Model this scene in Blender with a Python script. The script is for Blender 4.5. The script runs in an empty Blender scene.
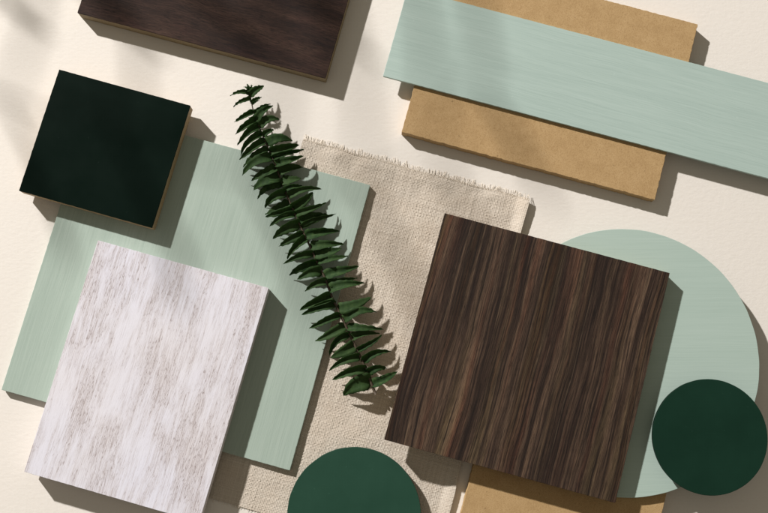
import bpy, math, random
import numpy as np
from mathutils import Vector, Matrix, noise as mn

sc = bpy.context.scene
C = sc.collection
R = math.radians

# ------------------------------------------------------------------ camera
FPX, DIST, TILT = 1100.0, 1.1, math.atan(.1375)
cam_loc = Vector((0, -DIST*math.sin(TILT), DIST*math.cos(TILT)))
cd = bpy.data.cameras.new('camera'); cam = bpy.data.objects.new('camera', cd); C.objects.link(cam)
cam.location = cam_loc; cam.rotation_euler = (TILT, 0, 0)
cd.sensor_width = 36; cd.lens = FPX/768*36; cd.clip_start = .01; cd.clip_end = 50
sc.camera = cam
CR = Matrix.Rotation(TILT, 3, 'X')

def P(x, y, z):
    """measured spot in the photograph -> metres on the level z"""
    d = CR @ Vector(((x-384)/FPX, -(y-256.5)/FPX, -1))
    t = (z-cam_loc.z)/d.z
    return cam_loc + d*t

# ------------------------------------------------------------------ tagging
def tag(o, label=None, cat=None, group=None, kind=None):
    if label: o['label'] = label
    if cat: o['category'] = cat
    if group: o['group'] = group
    if kind: o['kind'] = kind
    return o

def empty(name, loc, rz=0):
    o = bpy.data.objects.new(name, None); C.objects.link(o)
    o.empty_display_size = .02
    o.location = loc; o.rotation_euler = (0, 0, rz)
    return o

def mesh_obj(name, verts, faces, mat, parent=None, smooth=False):
    me = bpy.data.meshes.new(name)
    me.from_pydata([tuple(v) for v in verts], [], faces)
    me.update()
    me.materials.append(mat)
    if smooth is True:
        me.polygons.foreach_set('use_smooth', [True]*len(me.polygons))
    o = bpy.data.objects.new(name, me); C.objects.link(o)
    if parent: o.parent = parent
    return o

# ------------------------------------------------------------------ node helper
class Mat:
    def __init__(s, name, rough=.6, spec=.5):
        s.m = bpy.data.materials.new(name); s.m.use_nodes = True
        s.t = s.m.node_tree; s.t.nodes.clear()
        s.out = s.n('ShaderNodeOutputMaterial'); s.b = s.n('ShaderNodeBsdfPrincipled')
        s.t.links.new(s.b.outputs[0], s.out.inputs[0])
        s.b.inputs['Roughness'].default_value = rough
        s.b.inputs['Specular IOR Level'].default_value = spec
        s.tc = s.n('ShaderNodeTexCoord').outputs['Object']
    def n(s, t, **k):
        x = s.t.nodes.new(t)
        for a, v in k.items(): setattr(x, a, v)
        return x
    def put(s, sock, v):
        if isinstance(v, bpy.types.NodeSocket): s.t.links.new(v, sock)
        elif v is not None:
            if isinstance(v, (tuple, list)) and len(v) == 3 and sock.type == 'RGBA': v = (*v, 1)
            sock.default_value = v
    def map(s, scale, loc=(0,0,0), rot=(0,0,0), vec=None):
        x = s.n('ShaderNodeMapping'); s.put(x.inputs[0], vec or s.tc)
        x.inputs['Location'].default_value = loc; x.inputs['Rotation'].default_value = rot
        x.inputs['Scale'].default_value = scale
        return x.outputs[0]
    def noise(s, scale, detail=4, rough=.55, dist=0, loc=(0,0,0), rot=(0,0,0), vec=None):
        if not isinstance(scale, tuple): scale = (scale,)*3
        x = s.n('ShaderNodeTexNoise'); s.put(x.inputs['Vector'], s.map(scale, loc, rot, vec))
        x.inputs['Scale'].default_value = 1; x.inputs['Detail'].default_value = detail
        x.inputs['Roughness'].default_value = rough; x.inputs['Distortion'].default_value = dist
        return x.outputs['Fac']
    def math(s, op, a, b=0., c=0., clamp=False):
        x = s.n('ShaderNodeMath', operation=op, use_clamp=clamp)
        for i, v in enumerate((a, b, c)): s.put(x.inputs[i], v)
        return x.outputs[0]
    def ramp(s, f, stops, interp='LINEAR'):
        x = s.n('ShaderNodeValToRGB'); s.put(x.inputs[0], f); e = x.color_ramp.elements
        x.color_ramp.interpolation = interp
        while len(e) < len(stops): e.new(.5)
        for el, (p, c) in zip(e, stops):
            el.position = p
            if not isinstance(c, tuple): c = (c, c, c)
            el.color = (*c, 1)
        return x.outputs[0]
    def mix(s, f, a, b, mode='MIX'):
        x = s.n('ShaderNodeMix', data_type='RGBA', blend_type=mode)
        s.put(x.inputs[0], f); s.put(x.inputs[6], a); s.put(x.inputs[7], b)
        return x.outputs[2]
    def bump(s, h, strength, dist=.001, normal=None):
        x = s.n('ShaderNodeBump'); x.inputs['Strength'].default_value = strength
        x.inputs['Distance'].default_value = dist; s.put(x.inputs['Height'], h)
        if normal: s.put(x.inputs['Normal'], normal)
        return x.outputs[0]
    def fin(s, col=None, nrm=None, rough=None):
        s.put(s.b.inputs['Base Color'], col)
        if nrm: s.put(s.b.inputs['Normal'], nrm)
        if rough is not None: s.put(s.b.inputs['Roughness'], rough)
        return s.m

def combine(m, x, y, z=0.):
    c = m.n('ShaderNodeCombineXYZ'); m.put(c.inputs[0], x); m.put(c.inputs[1], y); m.put(c.inputs[2], z)
    return c.outputs[0]

def sep(m):
    x = m.n('ShaderNodeSeparateXYZ'); m.put(x.inputs[0], m.tc); return x.outputs

def mat_ground():
    m = Mat('cream_plaster', .9, .08)
    a = m.noise(3, 3); g = m.noise(420, 5, .6); u = m.noise((160, 260, 160), 3, .5)
    col = m.mix(m.ramp(a, [(.3, 0.), (.7, 1.)]), (.70, .662, .618), (.72, .682, .638))
    col = m.mix(m.math('MULTIPLY', m.ramp(g, [(.35, 1.), (.6, 0.)]), .10), col, (.6, .52, .42))
    return m.fin(col, m.bump(m.math('ADD', m.math('MULTIPLY', u, .7), m.math('MULTIPLY', g, .3)), .38, .0006))

def mat_brushed(name, base, light, dark, along='y', scale=1., rough=.55, spec=.18, contrast=.5, bump=.35):
    """eggshell paint dragged on with a brush: long fine streaks"""
    m = Mat(name, rough, spec)
    A = lambda a, b: (a, b, a) if along == 'y' else (b, a, a)
    warp = m.noise(14, 2)
    v = m.n('ShaderNodeVectorMath', operation='ADD')
    m.put(v.inputs[0], m.tc); w = m.math('MULTIPLY', m.math('SUBTRACT', warp, .5), .004)
    m.put(v.inputs[1], combine(m, w, w))
    vv = v.outputs[0]
    f1 = m.noise(A(1250*scale, 20*scale), 4, .65, vec=vv)
    f2 = m.noise(A(420*scale, 9*scale), 5, .65, vec=vv)
    f3 = m.noise(A(40, 6), 3, .5, vec=vv)
    f = m.math('ADD', m.math('MULTIPLY', f1, .52), m.math('ADD', m.math('MULTIPLY', f2, .3), m.math('MULTIPLY', f3, .18)))
    col = m.ramp(f, [(.5-.16/contrast*.5, dark), (.5, base), (.5+.16/contrast*.5, light)])
    sp = m.noise(170, 2, .5)
    col = m.mix(m.ramp(sp, [(.74, 0.), (.78, .5)]), col, light)
    h = m.math('ADD', m.math('MULTIPLY', f1, .6), m.math('MULTIPLY', f2, .6))
    return m.fin(col, m.bump(h, bump, .0004), m.ramp(f2, [(.3, rough+.08), (.7, rough-.06)]))

def mat_plain(name, base, rough=.5, spec=.4, grain=900, amp=.12, bump=.12, mott=.0):
    m = Mat(name, rough, spec)
    g = m.noise(grain, 4); b = m.noise(18, 3)
    col = m.mix(m.math('MULTIPLY', m.ramp(g, [(.3, 1.), (.7, 0.)]), amp), base, tuple(c*.5 for c in base))
    if mott: col = m.mix(m.math('MULTIPLY', m.ramp(b, [(.35, 0.), (.65, 1.)]), mott), col, tuple(min(1, c*1.5) for c in base))
    return m.fin(col, m.bump(g, bump, .0003))

def mat_paint_green(name, base, rough, spec, sheen_lift=.3):
    m = Mat(name, rough, spec)
    g = m.noise(1300, 3); big = m.noise(22, 4, .6); sc_ = m.noise((30, 900, 30), 3, .5, rot=(0, 0, R(20)))
    col = m.mix(m.math('MULTIPLY', m.ramp(big, [(.35, 0.), (.7, 1.)]), sheen_lift), base, tuple(c*1.35 for c in base))  # lighter blotches put a soft sheen into the base colour
    dust = m.ramp(m.noise(260, 1, .5), [(.76, 0.), (.80, .35)])
    col = m.mix(dust, col, tuple(c*1.8+.01 for c in base))
    col = m.mix(m.ramp(sc_, [(.72, 0.), (.8, .18)]), col, tuple(c*1.8+.01 for c in base))
    return m.fin(col, m.bump(g, .1, .0003), m.ramp(big, [(.3, rough-.05), (.7, rough+.07)]))

def mat_mdf(name, base, light, dark):
    m = Mat(name, .75, .25)
    g = m.noise(950, 5, .7); b = m.noise(70, 5, .65); fib = m.noise((620, 240, 300), 4, .65, 1.2)
    col = m.ramp(b, [(.3, tuple(x*.7+y*.3 for x, y in zip(base, dark))), (.5, base), (.7, tuple(x*.7+y*.3 for x, y in zip(base, light)))])
    col = m.mix(m.math('MULTIPLY', m.ramp(g, [(.34, 1.), (.52, 0.)]), .75), col, dark)
    col = m.mix(m.math('MULTIPLY', m.ramp(fib, [(.5, 0.), (.72, 1.)]), .45), col, light)
    col = m.mix(m.ramp(m.noise(330, 2, .5), [(.70, 0.), (.76, .55)]), col, tuple(c*.45 for c in dark))
    return m.fin(col, m.bump(g, .35, .0003))

def mat_ebony():
    """straight grained dark timber, tan and reddish streaks on near-black brown"""
    m = Mat('dark_streaked_timber', .6, .14)
    X, Y, Z = sep(m)
    w1 = m.noise((7, 5, 7), 2, .5, loc=(3.1, 1.7, 0))
    w2 = m.noise((38, 11, 10), 3, .5, loc=(1.1, 5.2, 0))
    w3 = m.noise((130, 22, 10), 2, .5, loc=(7.7, 2.2, 0))
    x = m.math('ADD', X, m.math('MULTIPLY', m.math('SUBTRACT', w1, .5), .014))
    x = m.math('ADD', x, m.math('MULTIPLY', m.math('SUBTRACT', w2, .5), .0034))
    x = m.math('ADD', x, m.math('MULTIPLY', m.math('SUBTRACT', w3, .5), .0012))
    v = combine(m, x, m.math('MULTIPLY', Y, .032), Z)
    broad = m.noise((48, 60, 3), 2, .5, loc=(4.3, 0, 0), vec=v)
    mid = m.noise((210, 130, 3), 3, .6, loc=(9.3, 2, 0), vec=v)
    fine = m.noise((620, 240, 3), 3, .6, loc=(2.3, 7, 0), vec=v)
    hair = m.noise((1900, 1400, 3), 3, .6, loc=(5.3, 7, 0), vec=v)
    s1 = m.math('ADD', m.math('MULTIPLY', broad, .42), m.math('MULTIPLY', mid, .38))
    s1 = m.math('ADD', s1, m.math('MULTIPLY', fine, .27))
    col = m.ramp(s1, [(.42, (.020, .013, .011)), (.50, (.037, .023, .017)), (.57, (.076, .048, .033)),
                      (.64, (.115, .073, .048)), (.73, (.16, .108, .070))])
    red = m.ramp(m.noise((70, 40, 3), 2, .5, loc=(1.3, 9, 0), vec=v), [(.50, 0.), (.66, .6)])
    col = m.mix(red, col, m.mix(1., col, (1.25, .70, .60), 'MULTIPLY'))
    oliv = m.ramp(m.noise((60, 40, 3), 2, .5, loc=(8.3, 3, 0), vec=v), [(.50, 0.), (.66, .6)])
    col = m.mix(oliv, col, m.mix(1., col, (.95, 1.1, .8), 'MULTIPLY'))
    ln = m.ramp(m.noise((260, 130, 3), 1, .5, loc=(6.1, 3, 0), vec=v), [(.645, 0.), (.69, .20), (.73, .05)])
    col = m.mix(ln, col, (.27, .19, .12))
    dk = m.ramp(fine, [(.36, .75), (.47, 0.)])
    col = m.mix(dk, col, (.012, .008, .007))
    col = m.mix(m.ramp(hair, [(.42, .55), (.55, 0.)]), col, (.010, .007, .006))
    pores = m.noise((2300, 110, 30), 2, .6)
    col = m.mix(m.ramp(pores, [(.32, .65), (.44, 0.)]), col, (.008, .006, .005))
    pl = m.noise((1700, 90, 30), 2, .6, loc=(3, 3, 3))
    col = m.mix(m.ramp(pl, [(.60, 0.), (.75, .12)]), col, (.15, .11, .08))
    h = m.math('ADD', m.math('MULTIPLY', pores, .7), m.math('MULTIPLY', hair, .4))
    return m.fin(col, m.bump(h, .22, .0004), m.ramp(fine, [(.3, .62), (.7, .48)]))

def mat_walnut():
    """mottled brown timber, low contrast, grain along x"""
    m = Mat('dark_mottled_timber', .65, .10)
    w = m.noise((9, 16, 9), 3, .6)
    v = m.n('ShaderNodeVectorMath', operation='ADD'); m.put(v.inputs[0], m.tc)
    m.put(v.inputs[1], combine(m, 0., m.math('MULTIPLY', m.math('SUBTRACT', w, .5), .012)))
    vv = v.outputs[0]
    b = m.noise((9, 60, 5), 4, .5, .2, vec=vv); f = m.noise((55, 620, 5), 5, .72, vec=vv)
    p = m.noise((150, 1600, 20), 3, .6, vec=vv)
    s = m.math('ADD', m.math('MULTIPLY', b, .55), m.math('MULTIPLY', f, .45))
    col = m.ramp(s, [(.36, (.012, .008, .008)), (.48, (.026, .015, .012)), (.58, (.044, .025, .019)), (.70, (.082, .048, .035))])
    col = m.mix(m.ramp(m.noise((25, 70, 5), 3, .6, loc=(4, 4, 4)), [(.5, 0.), (.7, .5)]), col, m.mix(1., col, (1.0, .85, .95), 'MULTIPLY'))
    col = m.mix(m.ramp(p, [(.36, .8), (.47, 0.)]), col, (.010, .007, .006))
    return m.fin(col, m.bump(m.math('ADD', f, p), .25, .0004))

def mat_whitewash():
    """whitewashed timber, lilac white with worn brownish grain along y"""
    m = Mat('whitewashed_timber', .75, .08)
    X, Y, Z = sep(m)
    w1 = m.noise((10, 6, 7), 3, .5); w2 = m.noise((60, 18, 7), 3, .5, loc=(3, 3, 3))
    x = m.math('ADD', X, m.math('MULTIPLY', m.math('SUBTRACT', w1, .5), .004))
    x = m.math('ADD', x, m.math('MULTIPLY', m.math('SUBTRACT', w2, .5), .0016))
    v = combine(m, x, m.math('MULTIPLY', Y, .06), Z)
    blot = m.noise((38, 9, 5), 6, .70, .35, loc=(2.7, 6.1, 0))
    str1 = m.noise((240, 170, 5), 5, .65, loc=(1, 1, 0), vec=v)
    str2 = m.noise((950, 520, 5), 5, .75, vec=v)
    wv = combine(m, x, Y, Z)
    fleck = m.noise((1000, 260, 50), 4, .65, vec=wv)
    line = m.noise((1500, 48, 5), 4, .6, vec=wv)
    band = m.noise((480, 20, 5), 4, .6, loc=(5, 5, 0), vec=wv)
    line2 = m.noise((2100, 34, 5), 3, .6, loc=(8, 1, 0), vec=wv)
    base = m.mix(m.ramp(m.noise((9, 7, 5), 3, loc=(8, 8, 0)), [(.35, 0.), (.65, 1.)]), (.675, .672, .755), (.68, .66, .705))
    # thin paint: broad warm grey patches
    thin = m.math('ADD', m.math('MULTIPLY', blot, .72), m.math('MULTIPLY', band, .28))
    col = m.mix(m.ramp(thin, [(.44, 0.), (.56, .38), (.70, .70)]), base, (.50, .445, .435))
    # open grain lines, crisp where the paint is thin
    wear = m.ramp(thin, [(.42, .10), (.52, .50), (.62, 1.)])
    g1 = m.math('MULTIPLY', m.ramp(line, [(.50, 0.), (.57, 1.)]), wear)
    g2 = m.math('MULTIPLY', m.ramp(line2, [(.54, 0.), (.60, 1.)]), wear)
    col = m.mix(m.math('MULTIPLY', g1, .52), col, (.30, .245, .235))
    col = m.mix(m.math('MULTIPLY', g2, .50), col, (.24, .19, .18))
    # leftover paint ridges between the lines
    col = m.mix(m.math('MULTIPLY', m.ramp(line2, [(.36, .55), (.44, 0.)]), wear), col, (.76, .74, .78))
    # flecks and the broken dark edge round some patches
    speck = m.math('MULTIPLY', m.ramp(fleck, [(.58, 0.), (.64, 1.)]), m.ramp(thin, [(.45, .12), (.58, 1.)]))
    col = m.mix(m.math('MULTIPLY', speck, .6), col, (.22, .165, .155))
    edge = m.ramp(m.math('ABSOLUTE', m.math('SUBTRACT', thin, .555)), [(.0, 1.), (.012, 0.)])
    edge = m.math('MULTIPLY', edge, m.ramp(fleck, [(.44, 0.), (.54, 1.)]))
    col = m.mix(m.math('MULTIPLY', edge, .5), col, (.24, .19, .18))
    h = m.math('SUBTRACT', m.math('MULTIPLY', line, .3), m.math('ADD', m.math('MULTIPLY', speck, .4), m.math('MULTIPLY', fleck, .4)))
    return m.fin(col, m.bump(h, .45, .0004))

def mat_linen():
    m = Mat('natural_linen', .9, .15)
    t1 = m.noise((700, 12, 1), 3, .6); t2 = m.noise((12, 700, 1), 3, .6); b = m.noise(30, 4)
    f = m.math('ADD', m.math('MULTIPLY', t1, .5), m.math('MULTIPLY', t2, .5))
    col = m.ramp(f, [(.30, (.41, .355, .295)), (.5, (.51, .455, .39)), (.70, (.63, .575, .50))])
    col = m.mix(m.math('MULTIPLY', m.ramp(b, [(.35, 1.), (.65, 0.)]), .25), col, (.45, .36, .27))
    g = m.noise(2500, 2)
    m.b.inputs['Sheen Weight'].default_value = .15
    return m.fin(col, m.bump(g, .3, .0002))

def mat_leaf():
    m = Mat('fern_green', .66, .14)
    g = m.noise(240, 4); v = m.noise((900, 60, 60), 3)
    info = m.n('ShaderNodeObjectInfo').outputs['Random']
    col = m.ramp(g, [(.3, (.013, .034, .010)), (.55, (.037, .078, .023)), (.75, (.075, .125, .038))])
    col = m.mix(m.math('MULTIPLY', info, .55), col, (.060, .105, .035))
    bf = m.n('ShaderNodeNewGeometry').outputs['Backfacing']
    col = m.mix(m.math('MULTIPLY', v, .35), col, (.010, .036, .016))
    m.b.inputs['Subsurface Weight'].default_value = 0
    tr = m.n('ShaderNodeBsdfTranslucent'); m.put(tr.inputs[0], (.09, .19, .04))
    ms = m.n('ShaderNodeMixShader'); ms.inputs[0].default_value = .34
    m.t.links.new(m.b.outputs[0], ms.inputs[1]); m.t.links.new(tr.outputs[0], ms.inputs[2])
    m.t.links.new(ms.outputs[0], m.out.inputs[0])
    return m.fin(col, m.bump(v, .3, .0003))

M = {}
M['ground'] = mat_ground()
M['sage_panel'] = mat_brushed('sage_brushed_paint', (.335, .41, .36), (.395, .465, .415), (.28, .35, .305), 'y', contrast=.36)
M['sage_strip'] = mat_brushed('pale_sage_paint', (.36, .455, .42), (.42, .515, .48), (.30, .39, .36), 'x', contrast=.36)
M['sage_disc'] = mat_brushed('sage_disc_paint', (.37, .465, .42), (.41, .505, .46), (.32, .415, .37), 'x', scale=.8, contrast=.28, bump=.22)
M['green_square'] = mat_paint_green('blackish_green_lacquer', (.0012, .0058, .0036), .42, .05, .4)
M['green_round'] = mat_paint_green('deep_green_paint', (.0058, .0245, .0150), .5, .10, .6)
M['green_low'] = mat_paint_green('deep_green_paint_lit', (.0135, .049, .031), .5, .2, .35)  # deep green paint again, its stronger sheen put into a lighter base
M['mdf_tan'] = mat_mdf('raw_fibreboard', (.405, .268, .128), (.50, .35, .185), (.27, .165, .070))
M['core_tan'] = mat_mdf('fibreboard_core', (.38, .28, .16), (.48, .36, .23), (.25, .17, .09))
M['core_shaded'] = mat_mdf('fibreboard_core_shaded', (.25, .195, .115), (.33, .26, .17), (.16, .12, .07))  # same tan core, darkened in colour for the edge in shade
M['core_grey'] = mat_plain('whitewashed_edge', (.66, .61, .62), .7, .3, 500, .25, .3)
M['ebony'] = mat_ebony()
M['walnut'] = mat_walnut()
M['whitewash'] = mat_whitewash()
M['linen'] = mat_linen()
M['thread'] = mat_plain('linen_thread', (.74, .66, .56), .9, .05, 900, .1, .1)
M['leaf'] = mat_leaf()
M['stem'] = mat_plain('fern_stem', (.075, .055, .036), .6, .3, 700, .5, .4)
M['clay'] = mat_plain('terracotta', (.45, .22, .13), .8, .2, 300, .3, .4)
M['soil'] = mat_plain('potting_soil', (.03, .02, .014), .95, .1, 200, .7, 1.)
M['palm'] = mat_plain('palm_green', (.03, .08, .025), .5, .3, 300, .4, .2)

# ------------------------------------------------------------------ slabs
def rect_outline(w, h, rad, step=.002, jit=0., seed=0):
    """rectangle outline with tiny corner radius and tool-mark jitter"""
    rnd = random.Random(seed); pts = []
    cs = [(w/2-rad, h/2-rad, 0), (-w/2+rad, h/2-rad, 90), (-w/2+rad, -h/2+rad, 180), (w/2-rad, -h/2+rad, 270)]
    for i, (cx, cy, a0) in enumerate(cs):
        for k in range(5):
            a = R(a0+k*22.5); pts.append((cx+rad*math.cos(a), cy+rad*math.sin(a)))
        nx = cs[(i+1) % 4]; a = R(a0+90); b = R(nx[2])
        p = (cx+rad*math.cos(a), cy+rad*math.sin(a)); q = (nx[0]+rad*math.cos(b), nx[1]+rad*math.sin(b))
        L = math.dist(p, q); n = max(2, int(L/step)); nv = (math.cos(a), math.sin(a))
        for k in range(1, n):
            t = k/n
            j = jit*(.6*(rnd.random()-.5) + .5*mn.noise(Vector((t*L*260, i*7.3+seed, 0))))
            pts.append((p[0]+(q[0]-p[0])*t+nv[0]*j, p[1]+(q[1]-p[1])*t+nv[1]*j))
    return pts

def disc_outline(r, n=320, jit=0., seed=0):
    out = []
    for k in range(n):
        a = 2*math.pi*k/n
        rr = r + jit*mn.noise(Vector((math.cos(a)*r*90, math.sin(a)*r*90, seed)))
        out.append((rr*math.cos(a), rr*math.sin(a)))
    return out

def slab(name, outline, z0, z1, bev, mat, parent=None):
    n = len(outline); verts = []; faces = []
    # outward normals for an even inset
    nrm = []
    for i in range(n):
        a = Vector(outline[i-1]); b = Vector(outline[(i+1) % n]); d = (b-a); d.normalize()
        nrm.append((d.y, -d.x))
    prof = [(bev, z0), (0, z0+bev), (0, z1-bev), (bev*.3, z1-bev*.3), (bev, z1)]
    for ins, z in prof:
        for (x, y), (nx, ny) in zip(outline, nrm):
            verts.append((x-nx*ins, y-ny*ins, z))
    for r_ in range(len(prof)-1):
        for i in range(n):
            j = (i+1) % n
            faces.append((r_*n+i, r_*n+j, (r_+1)*n+j, (r_+1)*n+i))
    faces.append(tuple(range(n))[::-1]); faces.append(tuple(range((len(prof)-1)*n, len(prof)*n)))
    return mesh_obj(name, verts, faces, mat, parent)

def board(name, label, cat, cx, cy, w, h, ang, z0, z1, face_mat, core_mat, veneer=.0011, seed=0, group=None, face='veneer', tilt=(0, 0)):
    t = empty(name, (cx, cy, z0), R(ang)); t.rotation_euler = (R(tilt[0]), R(tilt[1]), R(ang))
    tag(t, label, cat, group)
    H = z1-z0
    slab('core', rect_outline(w-.0002, h-.0002, .0006, jit=.00018, seed=seed), 0, H-veneer, .0002, core_mat, t)
    slab(face, rect_outline(w, h, .0006, jit=.00028, seed=seed+1), H-veneer-.00005, H, .00022, face_mat, t)
    return t

def plain_board(name, label, cat, cx, cy, w, h, ang, z0, z1, mat, seed=0, group=None, bev=.0004, jit=.0003, rad=.0008):
    o = slab(name, rect_outline(w, h, rad, jit=jit, seed=seed), 0, z1-z0, bev, mat)
    o.location = (cx, cy, z0); o.rotation_euler = (0, 0, R(ang))
    return tag(o, label, cat, group)

# ------------------------------------------------------------------ surface
g = mesh_obj('table_surface', [(-2.5, -2.5, 0), (2.5, -2.5, 0), (2.5, 2.5, 0), (-2.5, 2.5, 0)], [(0, 1, 2, 3)], M['ground'])
tag(g, kind='structure')

# ------------------------------------------------------------------ boards
board('timber_board', 'large square dark brown timber sample with tan streaked grain, lying over the sage disc', 'wood sample',
      .1386, -.1001, .2257, .2263, -15.15, .0182, .0310, M['ebony'], M['core_tan'], seed=3)
board('timber_board', 'dark mottled brown timber sample with tan edge, cut off by the top of the picture', 'wood sample',
      -.1600, .3065, .2620, .193, -15.25, .0004, .0158, M['walnut'], M['core_shaded'], seed=9)
board('whitewashed_board', 'whitewashed lilac white timber sample with worn grain, lying on the large sage panel', 'wood sample',
      -.2280, -.1222, .1746, .2320, -15.65, .0067, .0222, M['whitewash'], M['core_grey'], seed=14)
board('lacquered_tile', 'square near-black green tile with a pale raw edge, on the corner of the sage panel', 'tile',
      -.2772, .1060, .1380, .1288, -15.7, .0067, .0213, M['green_square'], M['core_tan'], seed=21, face='lacquer')
plain_board('sage_board', 'large square sage green brushed panel under the whitewashed board and the fern', 'panel',
            -.1940, -.0305, .2935, .2920, -15.35, .0016, .0066, M['sage_panel'], seed=31)
p = P(383, 76, .0160); a = R(-15.35)
Ls, Ws = .46, .0958
cx = p.x + math.cos(a)*Ls/2 - math.sin(a)*Ws/2; cy = p.y + math.sin(a)*Ls/2 + math.cos(a)*Ws/2
plain_board('sage_plank', 'long pale sage green strip laid across the upper fibreboard piece', 'panel',
            cx, cy, Ls, Ws, -15.35, .0126, .0160, M['sage_strip'], seed=41, bev=.0002)
plain_board('fibreboard', 'tan raw fibreboard piece under the long pale sage strip', 'board',
            .1686, .1807, .2615, .1885, -15.35, .0004, .0124, M['mdf_tan'], seed=51, bev=.0003, jit=.0008)
# lower fibreboard: left edge and right edge as seen, the top hidden below the timber
a = R(-15.35); pl = P(461, 513, .0125); pr = P(663.5, 507, .0125)
ux = Vector((math.cos(a), math.sin(a))); uy = Vector((-math.sin(a), math.cos(a)))
l_, r_ = pl.to_2d().dot(ux), pr.to_2d().dot(ux)
mx = (l_+r_)/2; my = -.085 - .131
cc = ux*mx + uy*my
plain_board('fibreboard', 'tan raw fibreboard piece under the large sage disc, cut off by the bottom edge', 'board',
            cc.x, cc.y, r_-l_, .262, -15.35, .0004, .0120, M['mdf_tan'], seed=61, bev=.0003, jit=.0008)

def disc(name, label, x, y, r, z0, z1, mat, seed, rim=None):
    o = slab(name, disc_outline(r, jit=.00025, seed=seed), 0, z1-z0, .0003, mat)
    if rim:
        o.data.materials.append(rim)
        for p_ in o.data.polygons:
            if abs(p_.normal.z) < .5: p_.material_index = 1
    o.location = (x, y, z0); tag(o, label, 'disc'); return o
disc('painted_disc', 'large pale sage green disc partly under the dark streaked timber', .2343, -.1050, .1300, .0121, .0180, M['sage_disc'], 1)
q_ = P(710, 437, .0330)
up = empty('raised_disc', (q_.x, q_.y, .0181))
tag(up, 'small dark green disc raised over the rim of the sage disc', 'disc')
pl_ = slab('disc_plate', disc_outline(.0546, jit=.0002, seed=2), .0115, .0150, .0003, M['green_round'], up)
pl_.data.materials.append(M['green_square'])
for p_ in pl_.data.polygons:
    if abs(p_.normal.z) < .5: p_.material_index = 1
rs_ = slab('riser', disc_outline(.024, n=96), 0, .0114, .0005, M['green_square'], up); rs_.location = (-.006, .010, 0)
disc('painted_disc', 'dark green disc lying on the linen, cut off by the bottom of the picture', -.0287, -.2515, .0640, .0020, .0118, M['green_low'], 3)

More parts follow.
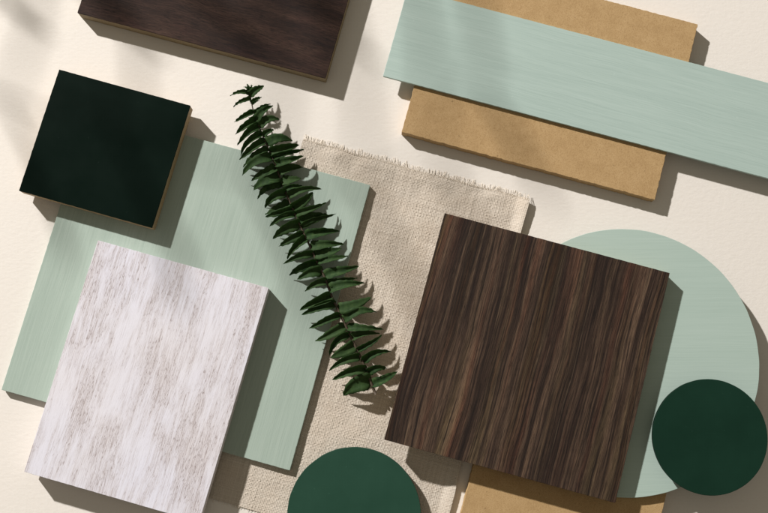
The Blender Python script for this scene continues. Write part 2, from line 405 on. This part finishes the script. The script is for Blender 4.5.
# ------------------------------------------------------------------ linen
def linen():
    W, H, ang = .2350, .366, -15.0
    root = empty('linen_cloth', (-.0150, -.0880, 0), R(ang))
    tag(root, 'natural beige linen cloth with frayed edges, under the fern and the dark timber', 'cloth')
    st = .00036; pit = .00158
    nx, ny = int(W/st), int(H/st)
    xs = np.linspace(-W/2, W/2, nx); ys = np.linspace(-H/2, H/2, ny)
    X, Y = np.meshgrid(xs, ys)
    rng = np.random.default_rng(4)
    def smooth(scale, seed):
        r2 = np.random.default_rng(seed)
        gx, gy = int(W/scale)+4, int(H/scale)+4
        G = r2.random((gy, gx))*2-1
        u = (X+W/2)/scale+1; v = (Y+H/2)/scale+1
        i = u.astype(int); j = v.astype(int); fu = u-i; fv = v-j
        fu = fu*fu*(3-2*fu); fv = fv*fv*(3-2*fv)
        return (G[j, i]*(1-fu)+G[j, i+1]*fu)*(1-fv)+(G[j+1, i]*(1-fu)+G[j+1, i+1]*fu)*fv
    # gentle skew of the threads, uneven thread thickness
    wx = X + .0016*smooth(.05, 1) + .0006*smooth(.014, 2)
    wy = Y + .0018*smooth(.05, 3) + .0006*smooth(.014, 5)
    kx = np.round(wx/pit).astype(int); ky = np.round(wy/pit).astype(int)
    rx = rng.random(4000)[kx+1500]; ry = rng.random(4000)[ky+1500]
    cx_ = np.sqrt(np.clip(1-((wx/pit-kx)*2/(.85+.25*rx))**2, 0, 1)); cy_ = np.sqrt(np.clip(1-((wy/pit-ky)*2/(.85+.25*ry))**2, 0, 1))
    over = ((kx+ky) % 2)*2-1
    un = np.cos(math.pi*(wy/pit-ky)); vn = np.cos(math.pi*(wx/pit-kx))
    hx = cx_*(.55+.35*rx) + .55*over*un; hy = cy_*(.55+.35*ry) - .55*over*vn
    cross = rng.random((900, 900))[(ky+450) % 900, (kx+450) % 900]
    weave = np.maximum(hx, hy)*(.00030+.00024*cross)
    wr = .00032*smooth(.022, 7)+.0002*smooth(.010, 8)
    top = np.clip((Y-(H/2-.055))/.055, 0, 1)
    wr += top*(.0010*smooth(.018, 9)+.0005*smooth(.009, 11)) * np.clip((H/2-Y)/.008, 0., 1)
    # the right edge curls up off the table
    e = np.clip((X-(W/2-.013))/.013, 0, 1)
    curl = e*e*(3-2*e)*(.0038+.0008*smooth(.06, 12))
    # a soft diagonal crease and the sag beside the panel
    crease = .00035*np.exp(-((X-.062-.02*(Y-.1))/.0022)**2)*np.clip((Y-.05)/.05, 0, 1) - .0004*np.exp(-((Y-.118+.15*X)/.004)**2)
    Z = .00065+weave+wr+curl+crease
    Z = np.maximum(Z, .0003)
    # keep it below what lies on it
    lim = np.full_like(Z, 1.)
    ca, sa = math.cos(R(ang)), math.sin(R(ang))
    WX = X*ca-Y*sa-.0150; WY = X*sa+Y*ca-.0880
    def under(cx, cy, w, h, a2, z):
        c2, s2 = math.cos(R(-a2)), math.sin(R(-a2))
        lx = (WX-cx)*c2-(WY-cy)*s2; ly = (WX-cx)*s2+(WY-cy)*c2
        d = np.maximum(np.abs(lx)-w/2, np.abs(ly)-h/2)
        np.minimum(lim, z+np.clip(d, 0, 1)*.5, out=lim)
    under(-.1940, -.0305, .2935, .2920, -15.35, .0013)
    under(cc.x, cc.y, r_-l_, .262, -15.35, .0003)
    d = np.hypot(WX+.0287, WY+.2515)-.064
    np.minimum(lim, .0017+np.clip(d, 0, 1)*.5, out=lim)
    Z = np.minimum(Z, lim)
    # slightly ragged outline
    dx = .0010*smooth(.03, 21)*(np.abs(X)/(W/2))**4 ; dy = .0012*smooth(.03, 22)*(np.abs(Y)/(H/2))**4
    X2 = X+dx; Y2 = Y+dy
    co = np.stack([X2, Y2, Z], -1).reshape(-1, 3)
    idx = np.arange(nx*ny).reshape(ny, nx)
    q = np.stack([idx[:-1, :-1], idx[:-1, 1:], idx[1:, 1:], idx[1:, :-1]], -1).reshape(-1, 4)
    me = bpy.data.meshes.new('weave')
    me.vertices.add(len(co)); me.vertices.foreach_set('co', co.ravel().astype(np.float32))
    me.loops.add(q.size); me.loops.foreach_set('vertex_index', q.ravel().astype(np.int32))
    me.polygons.add(len(q)); me.polygons.foreach_set('loop_start', (np.arange(len(q))*4).astype(np.int32))
    me.polygons.foreach_set('use_smooth', np.ones(len(q), bool))
    me.update(calc_edges=True); me.validate(); me.materials.append(M['linen'])
    o = bpy.data.objects.new('weave', me); C.objects.link(o); o.parent = root
    # frayed thread ends
    rnd = random.Random(5); vs = []; fs = []
    def strand(x, y, dx, dy, L, z, rad):
        n = 5; px, py = x, y; bend = rnd.gauss(0, .16); base = len(vs)
        for k in range(n+1):
            t = k/n; r_k = rad*(1-.55*t)
            zz = z*(1-.5*t) + .0005*math.sin(t*math.pi)*rnd.random() + .0001
            ang_ = math.atan2(dy, dx)+bend*t
            if k: px += math.cos(ang_)*L/n; py += math.sin(ang_)*L/n
            sx, sy = -math.sin(ang_), math.cos(ang_)
            for m_ in range(4):
                a = m_*math.pi/2+.4
                vs.append((px+sx*math.cos(a)*r_k, py+sy*math.cos(a)*r_k, max(.0002, zz+math.sin(a)*r_k)))
        for k in range(n):
            for m_ in range(4):
                a0 = base+k*4+m_; a1 = base+k*4+(m_+1) % 4
                fs.append((a0, a1, a1+4, a0+4))
        fs.append((base+n*4, base+n*4+1, base+n*4+2, base+n*4+3))
    # top: longer; bottom: shorter; sides: a few
    x = -W/2
    while x < W/2:
        i = min(nx-1, max(0, int((x+W/2)/st)))
        tuft = min(1.3, max(0., .5+1.1*mn.noise(Vector((x*160, 3, 0)))))
        strand(x, H/2+dy[-1, i]-.0014, rnd.gauss(0, .13)+.7*mn.noise(Vector((x*70, 9, 0))), 1, .0036+.0050*tuft*rnd.uniform(.6, 1)+.0005, max(Z[-1, i], .0008), rnd.uniform(.00016, .00032))
        if rnd.random() < .9:
            strand(x, -H/2+dy[0, i]+.001, rnd.gauss(0, .4), -1, rnd.uniform(.001, .0045), .0007, rnd.uniform(.00018, .00036))
        x += .00095
    y = -H/2
    while y < H/2:
        if rnd.random() < .35:
            strand(-W/2+.0008, y, -1, rnd.gauss(0, .5), rnd.uniform(.0008, .003), .0006, .00022)
        if rnd.random() < .30:
            j = min(ny-1, max(0, int((y+H/2)/st)))
            strand(W/2-.0008, y, 1, rnd.gauss(0, .6), rnd.uniform(.0006, .0018), float(Z[j, -1]), .0002)
        y += .0012
    # two cross threads drawn loose along the frayed top edge
    for off in (.0011, .0023):
        x = -W/2
        while x < W/2-.004:
            L = rnd.uniform(.012, .03)
            if rnd.random() < .08: strand(x, H/2+off+rnd.gauss(0, .0003), 1, rnd.gauss(0, .02), min(L, W/2-x), .0012, .00028)
            x += L
    mesh_obj('fringe', vs, fs, M['thread'], root, True)
linen()

# ------------------------------------------------------------------ fern
def fern():
    root = empty('fern_frond', P(312, 245, .0067))
    inv = root.location.copy()
    tag(root, 'dark green fern frond with many narrow leaflets, lying across the sage panel and linen', 'fern')
    ray = [(249, 87), (250.5, 97), (253, 110), (258.3, 125), (263.5, 137.5), (269, 150), (275, 164), (281.5, 182), (288, 198),
           (295, 214), (301, 228), (308.5, 243), (317, 262), (325, 278), (333, 300), (342, 318), (351, 337), (358, 352),
           (365.5, 368), (371, 383), (375.5, 394)]
    def zr(y):   # height of the stalk along the frond
        t = (y-87)/307
        return .0150 + .0045*math.sin(t*math.pi) - .003*t
    def on(y):
        for (x0, y0), (x1, y1) in zip(ray, ray[1:]):
            if y <= y1 or (x1, y1) == ray[-1]:
                f = (y-y0)/(y1-y0); return P(x0+(x1-x0)*f, y, zr(y)) - inv
    # stalk as a tapering tube
    vs = []; fs = []; N = 70
    for k in range(N+1):
        y = 87+(394.5-87)*k/N; p = on(y); d = (on(min(394.4, y+3))-on(max(87, y-3))).normalized()
        s = d.cross(Vector((0, 0, 1))).normalized(); u = s.cross(d)
        r_k = .00050+.00095*(k/N)**.8
        for m_ in range(8):
            a = m_*math.pi/4; vs.append(p+s*math.cos(a)*r_k+u*math.sin(a)*r_k)
    for k in range(N):
        for m_ in range(8):
            a0 = k*8+m_; a1 = k*8+(m_+1) % 8; fs.append((a0, a1, a1+8, a0+8))
    fs.append(tuple(range(8))); fs.append(tuple(N*8+i for i in range(8))[::-1])
    mesh_obj('stem', vs, fs, M['stem'], root, True)
    rnd = random.Random(12)
    # (tip x, tip y, y on the stalk, roll in degrees, width factor)
    Lf = [(230,94.5,93,30,.8),(232.5,104,98,50,.7),(234.6,122.6,112,45,.9),(235.3,134,120,25,1),(238,146,126,40,.95),(238.2,152,134,35,1),
          (240,160,141,50,.9),(243,167,150,45,.9),(241,173.5,158,35,1),(251,179,168,15,1.1),(252,187,176,10,1.1),(256,196,184,20,1),
          (263,204.5,193,40,1),(265.6,215.5,203,35,1),(265,216,209,55,.8),(270,227.5,215,45,1),(272,237,224,45,1),(279,247,234,25,1),(285,257,238,40,1.05),(283,264.5,254,50,.95),
          (288.6,272.5,262,50,.9),(298,281,272,5,1.1),(305,291,282,20,1),(299,309,296,25,1.1),(302,316,304,35,1.05),(310,330.5,315,50,.95),
          (316.5,343,326,20,1.05),(327,353.5,334,55,.9),(331,357.5,345,15,1.1),(328,368.5,357,25,1),(332,380,369,45,1.1),(342.6,394,381,15,1.3)]
    Rt = [(264.5,86.5,96,40,1.1),(262,97.5,103,50,.7),(269,101.8,113,45,.8),(272,105,121,25,1),(278,116.5,127,35,1),(274,130,136,40,.9),
          (291.5,138,144,30,1),(299,143.5,152,40,1),(305,151.5,158,60,.8),(304.5,158,165,15,1.15),(303,167,173,10,1.15),(301,178,181,15,1.1),
          (303,187,190,25,1),(321,187,197,30,.9),(314,193.5,208,55,1.1),(326.5,204,214,50,.8),(330,216,222,20,1.1),(337,216,227,60,.8),(339.5,230,236,30,1),
          (344,243.5,247,15,1.1),(342,250,255,25,1.1),(348,256.5,262,50,.9),(360,268.8,276,20,1.1),(357,277,283,30,.9),(365,285.5,290,35,.95),
          (371.4,297.5,309,25,1.05),(374.7,307.5,321,50,.8),(383.6,330,328,40,.9),(380,336,339,15,1.1),(383,336.5,350,60,.8),(390.6,350,362,40,.95),
          (386.5,366.5,373,45,1.1),(398,372,385,10,1.3)]
    def leaflet(tx, ty, by, roll, wf, side):
        b = on(by)-Vector((0, 0, .0012)); zt = .0150+rnd.uniform(-.003, .0055)
        if ty > 370: zt = .009
        t_ = P(tx, ty, zt) - inv
        d = t_-b; L = d.length; d2 = Vector((d.x, d.y, 0)).normalized()
        perp = Vector((-d2.y, d2.x, 0))         # in-plane
        if perp.y < 0: perp = -perp             # points up the picture
        bow = L*rnd.uniform(-.06, .13); curl = rnd.uniform(-.10, .14); rise = L*rnd.uniform(.08, .20)
        N_ = 14; wj = rnd.uniform(.78, 1.15); wmax = .0060*wf*wj*min(1.15, (L/.028)**.5)
        af = R(18+roll*.75+rnd.uniform(-10, 10)); an = R(rnd.uniform(28, 58)); tw = R(rnd.uniform(-15, 30)); ph = rnd.random()*6; an *= rnd.choice((1, 1, .45, 1.15)); af *= rnd.choice((1, 1, .35, 1.1))
        vs = []; fs = []
        cs = []
        for k in range(N_+1):
            t = k/N_
            cs.append(b + d*t + perp*bow*math.sin(math.pi*t**.85) + Vector((0, 0, 1))*rise*math.sin(math.pi*t**.8) - perp*L*curl*t**4 - Vector((0, 0, 1))*L*abs(curl)*.8*t**5)
        for k in range(N_+1):
            t = k/N_
            c = cs[k]; tg = (cs[min(N_, k+1)]-cs[max(0, k-1)]).normalized()
            n0 = tg.cross(Vector((0, 0, 1))).normalized()
            if n0.y < 0: n0 = -n0
            upv = tg.cross(n0)
            if upv.z < 0: upv = -upv
            w = wmax*max(.03, ((1-t**2.3)**.85)*min(1, .40+t*5))
            rf = .00040*math.sin(k*2.1+ph)+.00028*rnd.uniform(-1, 1)
            ear = .0012*wf*math.exp(-((t-.08)/.07)**2)    # lobe at the base
            up_, dn = af+tw*t*.6, an+tw*t
            wu = n0*math.cos(up_)+upv*math.sin(up_); wl = -n0*math.cos(dn)+upv*math.sin(dn)
            wu2 = n0*math.cos(up_*.8)+upv*math.sin(up_*.8); wl2 = -n0*math.cos(dn*.75)+upv*math.sin(dn*.75)
            vs += [c+wu2*w*.5+wu*(w*.5+ear+rf), c+wu2*w*.5, c, c+wl2*w*.5, c+wl2*w*.5+wl*(w*.55+rf)]
        for k in range(N_):
            for m_ in range(4):
                a0 = k*5+m_; fs.append((a0, a0+1, a0+6, a0+5))
        zmin = .0075-inv.z
        vs = [Vector((v.x, v.y, max(v.z, zmin))) for v in vs]
        # shift so object space of each blade starts at its base
        o = mesh_obj('leaflet', [v-b for v in vs], fs, M['leaf'], root, True)
        o.location = b
        sol = o.modifiers.new('thickness', 'SOLIDIFY'); sol.thickness = .00022; sol.offset = 0
    for a in Lf: leaflet(*a, -1)
    for a in Rt: leaflet(*a, 1)
    # crumpled young tip
    for k, (x, y) in enumerate([(244.5, 86), (247, 83.5), (252, 84.5), (256, 88), (245, 91), (259, 99.5)]):
        leaflet(x, y, 92+k*.6 if k < 5 else 104, 30+k*9, .62, 1)
fern()

# ------------------------------------------------------------------ lamps
world = bpy.data.worlds.new('World'); sc.world = world; world.use_nodes = True
bg = world.node_tree.nodes['Background']; bg.inputs[0].default_value = (1.0, .90, .72, 1); bg.inputs[1].default_value = .225
LD = Vector((-1.15, 1.25, 1)).normalized()
ld = bpy.data.lights.new('key_lamp', 'AREA'); ld.shape = 'DISK'; ld.size = .165; ld.energy = 252*(6/3.6)**2*.96; ld.color = (1., .966, .930)
lo = bpy.data.objects.new('key_lamp', ld); C.objects.link(lo)
lo.location = LD*6.0; lo.rotation_euler = LD.to_track_quat('Z', 'Y').to_euler()

# added, unseen palm beyond the upper left corner: its leaves dapple the lamp light
def palm():
    root = empty('gobo_palm', (-1.13, .77, 0))
    tag(root, 'unseen potted palm with feathery leaves, added beyond the upper left corner to cast dappled shade', 'plant')
    prof = [(.0, .001), (.060, .001), (.066, .01), (.085, .13), (.090, .132), (.090, .15), (.082, .15), (.078, .128), (0, .126)]
    vs = []; fs = []; n = 40
    for r_, z in prof:
        for k in range(n):
            a = 2*math.pi*k/n; vs.append((r_*math.cos(a), r_*math.sin(a), z))
    for q in range(len(prof)-1):
        for k in range(n):
            fs.append((q*n+k, q*n+(k+1) % n, (q+1)*n+(k+1) % n, (q+1)*n+k))
    mesh_obj('pot', vs, fs, M['clay'], root)
    vs = [(.0775*math.cos(2*math.pi*k/n), .0775*math.sin(2*math.pi*k/n), .129) for k in range(n)]
    mesh_obj('soil', vs, [tuple(range(n))], M['soil'], root)
    rnd = random.Random(8)
    # azimuth, reach, height of the arch
    for az, reach, top in PALM:
        vs = []; fs = []; N = 20; a = R(az); d = Vector((math.cos(a), math.sin(a), 0)); s_ = Vector((-d.y, d.x, 0))
        pt = lambda t: d*(reach*(t**1.25))+Vector((0, 0, .125+top*(1-(1-t)**1.9)-top*.25*t**3))+s_*.04*math.sin(t*2.2+az)
        for k in range(N+1):
            t = k/N; p = pt(t); r_k = .0035*(1-.75*t)
            for q in range(6):
                b = q*math.pi/3; vs.append(p+s_*math.cos(b)*r_k+Vector((0, 0, 1))*math.sin(b)*r_k)
        for k in range(N):
            for q in range(6):
                i0 = k*6+q; i1 = k*6+(q+1) % 6; fs.append((i0, i1, i1+6, i0+6))
        for k in range(3+int(az) % 2, N+1, 2):
            t = k/N
            for sd in (-1, 1):
                p = pt(t); L = (.24*math.sin(math.pi*(t*.80+.12))+.05)*rnd.uniform(.85, 1.1)
                dr = (d*.30+s_*sd*.95+Vector((0, 0, rnd.uniform(-.1, .25)))).normalized(); b0 = len(vs); nn = 8
                sw = dr.cross(Vector((0, 0, 1))).normalized()
                for q in range(nn+1):
                    u = q/nn; c = p+dr*L*u-Vector((0, 0, 1))*L*.35*u*u; w = .0046*math.sin(math.pi*min(1, u*.9+.08))**.7+.0003
                    vs += [c+sw*w+Vector((0, 0, w*.4)), c, c-sw*w+Vector((0, 0, w*.4))]
                for q in range(nn):
                    for m_ in range(2):
                        i0 = b0+q*3+m_; fs.append((i0, i0+1, i0+4, i0+3))
        mesh_obj('palm_leaf', vs, fs, M['palm'], root, True)
PALM = [(38, .56, .40), (10, .60, .58), (28, .62, .50), (62, .50, .56),  (112, .34, .5), (168, .32, .45), (-150, .26, .40)]
palm()

# ------------------------------------------------------------------ render
sc.render.engine = 'CYCLES'
sc.view_settings.view_transform = 'Standard'; sc.view_settings.look = 'None'
sc.view_settings.exposure = 0; sc.view_settings.gamma = 1
sc.render.resolution_x, sc.render.resolution_y = 1024, 684
